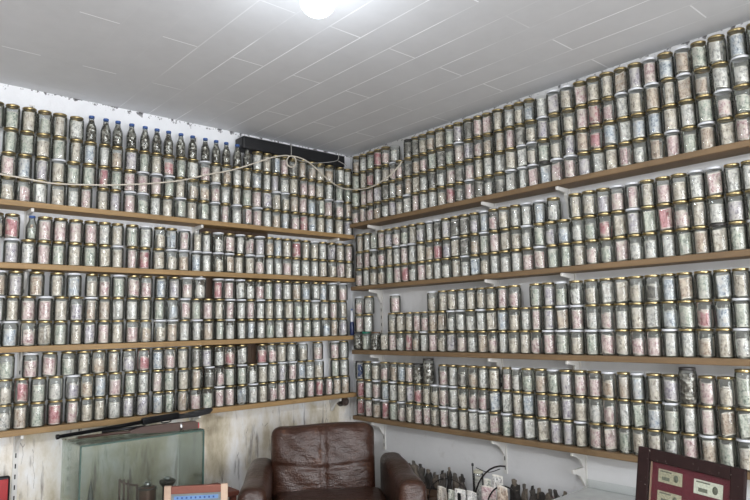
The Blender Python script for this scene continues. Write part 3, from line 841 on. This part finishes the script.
rbox(.60, .60, .15, .04, 12, seatfn, M['leather'], T(0, -.10, .275)).build('seat_cushion', ch)
rbox(.60, .72, .12, .02, 4, None, M['leather'], T(0, -.02, .145)).build('base', ch)
for sx in (-1, 1):
    for sy in (-1, 1):
        MB().lathe([(0, .0005), (.018, .0005), (.025, .092), (0, .092)], M['dark_wood'], 14, T(.36*sx, .33*sy, 0)).build('foot', ch)

# ------------------------------------------------- glass tank on a low table
def table(name, x0, x1, y0, y1, z, m, lab, cat='table', leg=.035):
    t = empty(name, ((x0+x1)/2, (y0+y1)/2, 0), 0, label=lab, cat=cat)
    w, d = (x1-x0)/2, (y1-y0)/2
    bevel(MB().box(-w, w, -d, d, z-.03, z, m).build('tabletop', t), .004)
    MB().box(-w+.03, w-.03, -d+.03, d-.03, z-.09, z-.0305, m).build('apron', t)
    for sx in (-1, 1):
        for sy in (-1, 1):
            cx, cy = sx*(w-.03-leg/2), sy*(d-.03-leg/2)
            MB().box(cx-leg/2, cx+leg/2, cy-leg/2, cy+leg/2, .0005, z-.0905, m).build('leg', t)
    return t
TZ = .35
table('low_table', -2.17, -1.42, -1.0, -.27, TZ, M['table_wood'], 'low dark wooden table under the glass tank by the left wall')
tk = empty('glass_tank', (-1.735, -.465, TZ+.0006), 0, label='greenish glass display tank under the lowest left shelf', cat='glass case')
tw, td, th = .285, .135, .399
g = .006
MB().box(-tw, tw, -td, -td+g, 0, th, M['tank_glass']).build('glass_pane', tk)
MB().box(-tw, tw, td-g, td, 0, th, M['tank_glass']).build('glass_pane', tk)
for sx in (-1, 1):
    a, b = sorted((sx*tw, sx*(tw-g)))
    MB().box(a, b, -td+g+.0005, td-g-.0005, 0, th, M['tank_glass']).build('glass_pane', tk)
MB().box(-tw+g+.0005, tw-g-.0005, -td+g+.0005, td-g-.0005, 0, g, M['tank_glass']).build('tank_floor', tk)
MB().box(-tw-.003, tw+.003, -td-.003, td+.003, th+.0005, th+.0005+g, M['tank_glass']).build('glass_lid', tk)
e = .0035
for sx in (-1, 1):
    MB().box(sx*tw-e, sx*tw+e, -td-e, -td+e, 0, th, M['tank_edge']).build('edge_seal', tk)
for a in (-td,):
    MB().box(-tw, tw, a-e-.003, a+e-.003, th-.001, th+g, M['tank_edge']).build('edge_seal', tk)
TB = TZ+.0006+g+.0006
def tank_item(name, P, lab, cat): return empty(name, (P.x, P.y, TB), 0, label=lab, cat=cat)
P = onL(147.5, 482, .46)
t = tank_item('storm_lantern', P, 'brown canister with silver cap left of another inside the glass tank', 'canister')
hh = P.z-TB
MB().lathe([(0, 0), (.038, 0), (.040, .01), (.040, hh-.03), (.036, hh-.022), (0, hh-.022)], plain('canister_brown', rgb(92, 60, 46), .4, .3), 22).build('body', t); t.name = 'canister'
MB().lathe([(.040, hh-.032), (.043, hh-.030), (.043, hh-.024), (0, hh-.021)], M['dark_lid'], 22).build('rim', t)
MB().lathe([(0, hh-.0205), (.017, hh-.0205), (.017, hh-.004), (.013, hh), (0, hh)], M['silver'], 16).build('cap', t)
P = onL(167.5, 476.5, .40)
t = tank_item('canister', P, 'dark dish-topped canister with silver cap, right one in the glass tank', 'canister')
hh = P.z-TB
MB().lathe([(0, 0), (.03, 0), (.026, .02), (.022, hh-.05), (.038, hh-.03), (.040, hh-.018), (.034, hh-.014), (0, hh-.014)], plain('canister_dark', rgb(52, 44, 40), .4, .3), 22).build('body', t)
MB().lathe([(0, hh-.0135), (.017, hh-.0135), (.017, hh-.002), (0, hh)], M['silver'], 16).build('cap', t)
P = onL(119, 479, .43); Q = onL(138, 485, .43)
t = tank_item('miniature_rack', P, 'small dark wooden rack with slats inside the glass tank', 'rack')
h1, L = P.z-TB, Q.x-P.x
for k in range(3): MB().box(.008*0+k*.02, k*.02+.007, -.004, .004, 0, h1-.006*k, M['dark_wood']).build('slat', t)
MB().tube(smooth([(0, 0, h1-.004), (L*.4, 0, h1-.03), (L, 0, h1-.045)], 4), .005, M['dark_wood'], 8).build('rail', t)
MB().box(L-.008, L, -.004, .004, 0, h1-.05, M['dark_wood']).build('post', t)
P = onL(91, 478, .47)
t = tank_item('pointed_ornament', P, 'slender dark pointed ornament at left inside the glass tank', 'ornament')
hh = P.z-TB
MB().lathe([(0, 0), (.02, 0), (.02, .012), (.012, .03), (.014, hh*.55), (.009, hh*.75), (.005, hh*.85), (0, hh)], plain('ornament_dark', rgb(52, 56, 52), .5), 14).build('spire', t)
MB().lathe([(.021, .0005), (.026, .0005), (.026, .008), (.021, .010)], M['dark_wood'], 14).build('foot', t)
# rifles on top of the tank
ztop = TZ+.0006+th+g+.0005
a0 = Vector((-2.055, -.36, ztop+.012)); a1 = Vector((-1.262, -.318, .803))
dv = (a1-a0); Lr = dv.length
q = dv.to_track_quat('X', 'Z')
t = empty('rifle', a0, 0, label='long black rifle lying across the tank top, behind the brown one', cat='rifle'); t.rotation_mode = 'QUATERNION'; t.rotation_quaternion = q
MB().tube([(0, 0, 0), (.012, 0, 0), (.013, 0, 0), (.30, 0, 0), (.44, 0, .002)], [.0115, .0115, .0085, .0095, .011], M['gun_metal'], 12).build('barrel', t)
rbox(.20, .026, .034, .008, 4, None, M['gun_metal'], T(.50, 0, .004)).build('receiver', t)
MB().prism([(.58, .016), (.63, .008), (.68, .012), (Lr-.012, .016), (Lr, .006), (Lr-.02, -.012), (.70, -.018), (.62, -.014), (.58, -.012)], -.012, .012, M['black'], 'Y').build('stock', t)
MB().tube([(.10, 0, .0105), (.10, 0, .020)], .003, M['gun_metal'], 8).build('front_sight', t)
MB().tube(smooth([(.50, 0, -.012), (.51, 0, -.026), (.55, 0, -.026), (.56, 0, -.012)], 4), .003, M['gun_metal'], 8, T(0, 0, .006)).build('trigger_guard', t)
a0 = Vector((-1.99, -.452, ztop+.0115)); a1 = Vector((-1.475, -.585, ztop+.021))
dv = (a1-a0); Lr = dv.length
t = empty('rifle', a0, 0, label='short reddish-brown wooden rifle on the front of the tank top', cat='rifle'); t.rotation_mode = 'QUATERNION'; t.rotation_quaternion = dv.to_track_quat('X', 'Z')
MB().tube([(0, 0, 0), (.20, 0, .002), (.30, 0, .004)], [.006, .007, .009], M['gun_wood'], 12).build('barrel', t)
MB().prism([(.22, .008), (.27, .020), (.36, .022), (Lr-.01, .020), (Lr, .014), (Lr, -.014), (.36, -.016), (.27, -.010), (.22, -.004)], -.014, .014, M['gun_wood'], 'Y').build('stock', t)
MB().tube([(.10, 0, .014), (.29, 0, .020)], .0065, M['gun_metal'], 10).build('upper_tube', t)
MB().lathe([(.0205, 0), (.0215, .001), (.0215, .009), (.0205, .010)], M['silver'], 16, T(Lr-.085, 0, .002) @ Matrix.Rotation(PI/2, 4, 'Y')).build('band', t)
MB().box(Lr+.0003, Lr+.006, -.013, .013, -.013, .013, plain('red_butt', rgb(150, 36, 40), .5)).build('butt_plate', t)

# ------------------------------------------------------- small worn frames
def pic_frame(P, wd, ht, rz, lean, lab, strip=True, bar=.03):
    t = empty('picture_frame', P, 0, label=lab, cat='picture frame'); t.rotation_euler = (lean, 0, rz)
    d = .018
    for x0, x1 in ((-wd/2, -wd/2+bar), (wd/2-bar, wd/2)):
        bevel(MB().box(x0, x1, -d, 0, 0, ht, M['worn_wood']).build('side_rail', t), .002)
    for z0, z1 in ((ht-bar*1.15, ht-.002), (.001, bar)):
        bevel(MB().box(-wd/2+bar+.0003, wd/2-bar-.0003, -d-.001, 0, z0, z1, M['red_wood']).build('cross_rail', t), .002)
    MB().box(-wd/2+bar+.0003, wd/2-bar-.0003, -.008, -.004, bar+.0003, ht-bar*1.15-.0003, plain('picture_grey', rgb(132, 136, 138), .6)).build('picture', t)
    if strip:
        mb = MB(); z1 = ht-bar*1.15-.028
        mb.box(-wd/2+bar+.012, wd/2-bar-.012, -.0092, -.0084, z1, z1+.016, plain('strip_blue', rgb(112, 150, 204), .5))
        for k in range(9):
            x = -wd/2+bar+.024+k*(wd-2*bar-.05)/8.5
            mb.box(x, x+.007, -.0098, -.0093, z1+.004, z1+.012, plain('strip_dark', rgb(40, 70, 140), .5))
        mb.build('title_strip', t)
    MB().box(-wd/2+bar+.0003, wd/2-bar-.0003, -.0125, -.0110, bar+.0003, ht-bar*1.15-.0003, M['pane_glass']).build('glass_pane', t)
    return t
pa, pb = Vector((-1.69, -.715, 0)), Vector((-1.463, -.872, 0))
d = pb-pa
pic_frame(((pa.x+pb.x)/2-.01, (pa.y+pb.y)/2-.02, TZ+.0045), d.length, .2, math.atan2(d.y, d.x), -.02, 'small worn red-brown picture frame with blue strip before the tank')
pic_frame((-1.85, -.69, TZ+.0045), .22, .132, math.atan2(-.1, .45), -.02, 'small pale wooden frame corner at the bottom edge before the tank', False, .022)
# brown stool between table and armchair
t = empty('wooden_stool', (-1.30, -.40, 0), 0, label='low brown wooden stool between the tank table and the armchair', cat='stool')
bevel(MB().box(-.095, .095, -.12, .12, .385, .41, M['red_wood']).build('seat', t), .004)
for sx in (-1, 1):
    for sy in (-1, 1):
        MB().box(sx*.07-.014, sx*.07+.014, sy*.095-.014, sy*.095+.014, .0005, .3845, M['red_wood']).build('leg', t)
# red board at the left edge
t = empty('red_board', (-2.48, -.10, 0), 0, label='red board with dark rounded rim leaning at the left photo edge', cat='board')
xr = onL(10.5, 475, .10)
rx = xr.x-(-2.48)
rbox(2*rx, .03, xr.z, .0145, 4, None, M['black'], T(0, 0, xr.z/2+.0006)).build('rim', t)
rbox(2*rx-.024, .006, xr.z-.024, .0028, 4, None, plain('red_paint', rgb(150, 26, 30), .45), T(0, -.0195, xr.z/2)).build('red_panel', t)

# --------------------------------------------------- right: counter and frame
t = empty('display_counter', (-.29, -2.52, 0), 0, label='pale grey glass-topped counter against the right wall', cat='counter')
cb = plain('counter_grey', rgb(176, 176, 172), .5)
bevel(MB().box(-.28, .28, -.70, .70, .0005, .425, cb).build('cabinet', t), .004)
MB().box(-.285, .285, -.705, .705, .4255, .4335, plain('counter_top', rgb(188, 190, 188), .25)).build('glass_top', t)
MB().box(.262, .270, -.70, .70, .4342, .475, M['pane_glass']).build('back_glass', t)
CT = .4340
fa = onR(638, 446, .5); fb = onR(745, 470, .5)
wv = fb-fa
FW = Vector((wv.y, wv.z)).length
tilt = math.atan2(wv.z, -wv.y)
t = empty('framed_banknotes', (-.56, (fa.y+fb.y)/2, CT+.012), 0, label='dark brown frame of banknotes on maroon mat leaning on the counter', cat='framed banknotes')
# local: X along the frame to the viewer's right, Y into the frame, Z up
t.rotation_euler = (Matrix.Rotation(-PI/2, 4, 'Z') @ Matrix.Rotation(-.10, 4, 'X') @ Matrix.Rotation(-tilt, 4, 'Y')).to_euler()
FHt = fa.z-CT-.052
bar = .045; fd = .028
RM = t.rotation_euler.to_matrix()
t.location = (fa+fb)/2 - RM @ Vector((0, -fd, FHt))
for x0, x1 in ((-FW/2, -FW/2+bar), (FW/2-bar, FW/2)):
    bevel(MB().box(x0, x1, -fd, 0, 0, FHt, M['frame_brown']).build('side_rail', t), .003)
for z0, z1 in ((FHt-bar, FHt), (0, .03)):
    bevel(MB().box(-FW/2+bar+.0003, FW/2-bar-.0003, -fd+.001, 0, z0, z1, M['frame_brown']).build('cross_rail', t), .003)
MB().box(-FW/2+bar+.0003, FW/2-bar-.0003, -.010, -.006, .0305, FHt-bar-.0003, M['maroon_mat']).build('mat', t)
iw = FW-2*bar
MB().box(-FW/2+bar+.004, -FW/2+bar+.007, -.020, -.0105, .031, FHt-bar-.001, plain('slip_cream', rgb(170, 140, 120), .5)).build('inner_slip', t)
def bill(mb, w, h, m):
    vs = [(-w/2+w*i/6, .0004*math.sin(i*1.7), -h/2+h*k/2) for i in range(7) for k in range(3)]
    fs, uv = [], []
    for i in range(6):
        for k in range(2):
            fs.append((i*3+k, (i+1)*3+k, (i+1)*3+k+1, i*3+k+1)); uv.append([(i/6, k/2), ((i+1)/6, k/2), ((i+1)/6, (k+1)/2), (i/6, (k+1)/2)])
    return mb.add(vs, fs, m, uv)
def framed_note(cx, cz, w, h, m, ink):
    mb = bill(MB(), w, h, m); o = mb.build('banknote', t, (cx, -.0118, cz))
    d = MB()
    d.lathe([(0, 0), (h*.24, 0), (h*.24, .0003), (0, .0003)], ink, 14, T(w*.24, -.0006, 0) @ Matrix.Rotation(PI/2, 4, 'X') @ Matrix.Diagonal((.8, 1.2, 1, 1)))
    d.box(-w*.42, w*.06, -.0009, -.0006, h*.30, h*.40, ink); d.box(-w*.34, -w*.02, -.0009, -.0006, -h*.32, -h*.05, ink)
    d.build('printing', o)
nm1 = plain('old_note', rgb(186, 180, 154), .75, 0, .36, 150); nm2 = plain('pale_note', rgb(222, 222, 206), .75, 0, .28, 150)
ik = plain('note_ink', rgb(116, 118, 104), .8, 0, .4, 220)
zt = FHt-bar-.045
framed_note(-iw*.235, zt, .088, .047, nm1, ik); framed_note(iw*.235, zt-.006, .098, .05, nm2, ik)
framed_note(-iw*.235, zt-.078, .088, .047, nm1, ik); framed_note(iw*.235, zt-.086, .098, .05, nm2, ik)
framed_note(-iw*.235, zt-.155, .088, .047, nm1, ik); framed_note(iw*.235, zt-.165, .098, .05, nm2, ik)
MB().box(-FW/2+bar+.0003, FW/2-bar-.0003, -.0235, -.0220, .0305, FHt-bar-.0003, M['pane_glass']).build('glass_pane', t)

# ---------------------------------------- low table of small wares, wire rack
LT = .27
table('low_table', -.20, -.02, -1.79, -.60, LT, M['table_wood'], 'narrow dark table of carved ornaments against the right wall', 'table', .03)
table('low_bench', -.375, -.203, -1.79, -.955, LT, M['table_wood'], 'low dark bench under the wire rack of notes', 'bench', .03)
LZ = LT+.0006
orn = [plain('ornament_a', rgb(92, 86, 80), .8, 0, .4, 90, .8), plain('ornament_b', rgb(56, 52, 49), .8, 0, .4, 90, .8), plain('ornament_c', rgb(116, 106, 94), .8, 0, .4, 90, .8)]
def ornament(x, y, top, w, k, lab):
    h = top-LZ
    rnd = random.Random(k*17+3)
    t = empty('carved_ornament', (x, y, LZ), rnd.uniform(-.4, .4)-PI/2, label=lab, cat='ornament', group='carved ornaments on the low table')
    m = orn[k % 3]
    def fn(q, n):
        s = 1+.14*math.sin(q.z*90+k*1.7)+.20*math.sin(q.x*150+2*k)*math.cos(q.z*60+k)
        top_ = max(0, q.z/h)
        return (q.x*s*(1-.2*top_)+.10*w*math.sin(q.z*60+k), q.y*s, q.z+.10*h*top_*math.sin(q.x*130+k))
    rbox(w, w*.7, h*.80, w*.18, 9, fn, m, T(0, 0, h*.42+.004)).build('body', t)
    rbox(w*.5, w*.42, h*.36, w*.14, 5, fn, orn[(k+1) % 3], T(rnd.uniform(-.25, .25)*w, -.12*w, h*.82)).build('head', t)
    rbox(w*1.1, w*.8, .012, .004, 3, None, orn[1], T(0, 0, .0065)).build('foot', t)
olist = []
for x, y, w in ((402, 459, .040), (408.5, 463, .034), (415, 461, .044), (422, 464, .034), (429, 469, .042), (436, 472, .034), (442.5, 470, .036), (449, 467, .026), (455, 473, .038), (462, 474, .034)):
    olist.append((x, y, .085 if len(olist) % 2 else .10, w))
for x, y, w in ((515, 479, .052), (524.5, 483, .030), (532, 485, .030), (540, 488, .040), (549, 489, .036), (557, 490, .030), (565, 491, .036)):
    olist.append((x, y, .14 if len(olist) % 2 else .115, w))
OW = [f'{ORD[k]} dark carved ornament from the armchair along the wall, left of the thin black rod' for k in range(10)]
OW += [f'{ORD[k]} grey-brown carved ornament right of the wire rack, counted toward the pale counter' for k in range(7)]
for k, (x, y, d, w) in enumerate(olist):
    P = onR(x, y, d); ornament(P.x, P.y, P.z, w, k, OW[k])
# wire rack with arches
t = empty('wire_rack', (-.30, -1.5, LZ), 0, label='black wire rack of curved hoops holding banknotes, below the right shelves', cat='rack')
def arch(cx, cy, hw, top, r=.0042):
    return [(cx, cy+hw*math.cos(a), (top-LZ)*math.sin(a)+.003) for a in [PI*k/20 for k in range(21)]]
MB().tube(arch(0, -.04, .215, onR(505, 467, .3).z)[:11], .0045, M['wire'], 8).build('hoop', t)
MB().tube(arch(-.02, -.05, .13, onR(500, 486, .32).z)[:13], .0042, M['wire'], 8).build('hoop', t)
MB().tube(arch(.02, .35, .165, onR(425, 474, .28).z), .0028, M['wire'], 8).build('hoop', t)
P = onR(472.5, 464, .3)
MB().tube([(0, P.y+1.5, .001), (0, P.y+1.5, P.z-LZ-.02), (0, P.y+1.5, P.z-LZ)], [.0028, .0028, .0028], M['wire'], 8).build('rod', t)
MB().lathe([(0, 0), (.006, .002), (.0065, .014), (0, .018)], M['black'], 10, T(0, P.y+1.5, P.z-LZ-.012)).build('knob', t)
MB().tube([(0, -.27, .004), (0, .50, .004)], .004, M['wire'], 8).build('base_wire', t)
P0 = onR(476, 467.5, .28); P1 = onR(500, 469, .28)
MB().tube(smooth([(.02, P0.y+1.5, P0.z-LZ), (.02, (P0.y+P1.y)/2+1.5, P0.z-LZ-.012), (.02, P1.y+1.5, P1.z-LZ)], 4), .0022, M['wire'], 6).build('cross_wire', t)
# loose banknotes standing in the rack
def loose(x0, x1, ytop, d, code, lab, rz=0, extra=None):
    a, b = onR(x0, ytop, d), onR(x1, ytop, d)
    w = abs(a.y-b.y); h = a.z-LZ-.001
    y = (a.y+b.y)/2
    mb = MB(); vs, fs, uv = [], [], []
    for i in range(6):
        for k in range(5):
            u, v = -.5+i/5, k/4
            vs.append((u*w, .006*math.sin(u*4+v*2)-.0*v, h*v))
    for i in range(5):
        for k in range(4):
            fs.append((i*5+k, (i+1)*5+k, (i+1)*5+k+1, i*5+k+1)); uv.append([(i/5, k/4), ((i+1)/5, k/4), ((i+1)/5, (k+1)/4), (i/5, (k+1)/4)])
    mb.add(vs, fs, NOTE[code], uv)
    o = mb.build('banknote', None, (-d, y, LZ+.0005)); o.rotation_euler = (0, 0, -PI/2+rz)
    tag(o, lab, 'banknote', 'loose banknotes in the wire rack')
    s = o.modifiers.new('thick', 'SOLIDIFY'); s.thickness = .0006
    if extra:
        d2 = MB()
        for (u0, u1, v0, v1, m) in extra: d2.box(u0*w, u1*w, -.0088, -.0080, v0*h, v1*h, m)
        d2.build('printing', o)
inkr, inkt, inkb = plain('ink_red', rgb(150, 70, 84), .8), plain('ink_teal', rgb(110, 148, 142), .8), M['black']
loose(411.5, 422.5, 488, .35, 'w', 'upright note with teal and red squares beside the armchair arm', .1, [(-.42, -.05, .55, .9, inkt), (.08, .42, .62, .92, inkr)])
loose(437, 447, 485.5, .33, 'c', 'cream upright note left of the white note in the wire rack', -.1)
loose(448.5, 455, 489, .345, 'g', 'greenish upright note between cream and white notes in the rack', .0)
loose(455.5, 465, 488, .35, 'w', 'white upright note with a black mark in the wire rack', .2, [(-.2, .1, .55, .85, inkb)])
loose(466, 477, 490,   .35, 'w', 'whitish note under the large wire hoop', -.1)
loose(482, 495, 485, .27, 'p', 'pinkish note behind the small wire hoop', .1)
loose(496.5, 508.5, 485, .36, 'o', 'tan and cream note at the right end of the wire rack', -.15)
loose(492, 503, 474, .235, 'w', 'greyish white note inside the large wire hoop near its top', .0)
loose(484, 491, 478, .235, 'g', 'green note under the top of the large wire hoop', .1)
P = onR(478, 470, .145)
t = empty('glass_jar', (P.x, P.y, LZ), 0, label='slim small jar with cream lid behind the thin black rod', cat='jar')
hj = P.z-LZ
X = Matrix.Diagonal((.028, .028, hj, 1))
MB().lathe(BODY, M['jar_glass'], 20, X).build('jar_body', t); MB().lathe(LID, plain('cream_lid', rgb(196, 192, 172), .5), 20, X).build('lid', t)
mb = MB(); roll(mb, NOTE['w'], 16, .7, .04, .8, .03, X=X)
tag(mb.build('rolled_banknote', None, (P.x, P.y, LZ)), 'white roll inside the slim jar behind the thin black rod', 'banknote')
SC.cycles.transparent_max_bounces = 16
SC.cycles.max_bounces = 8
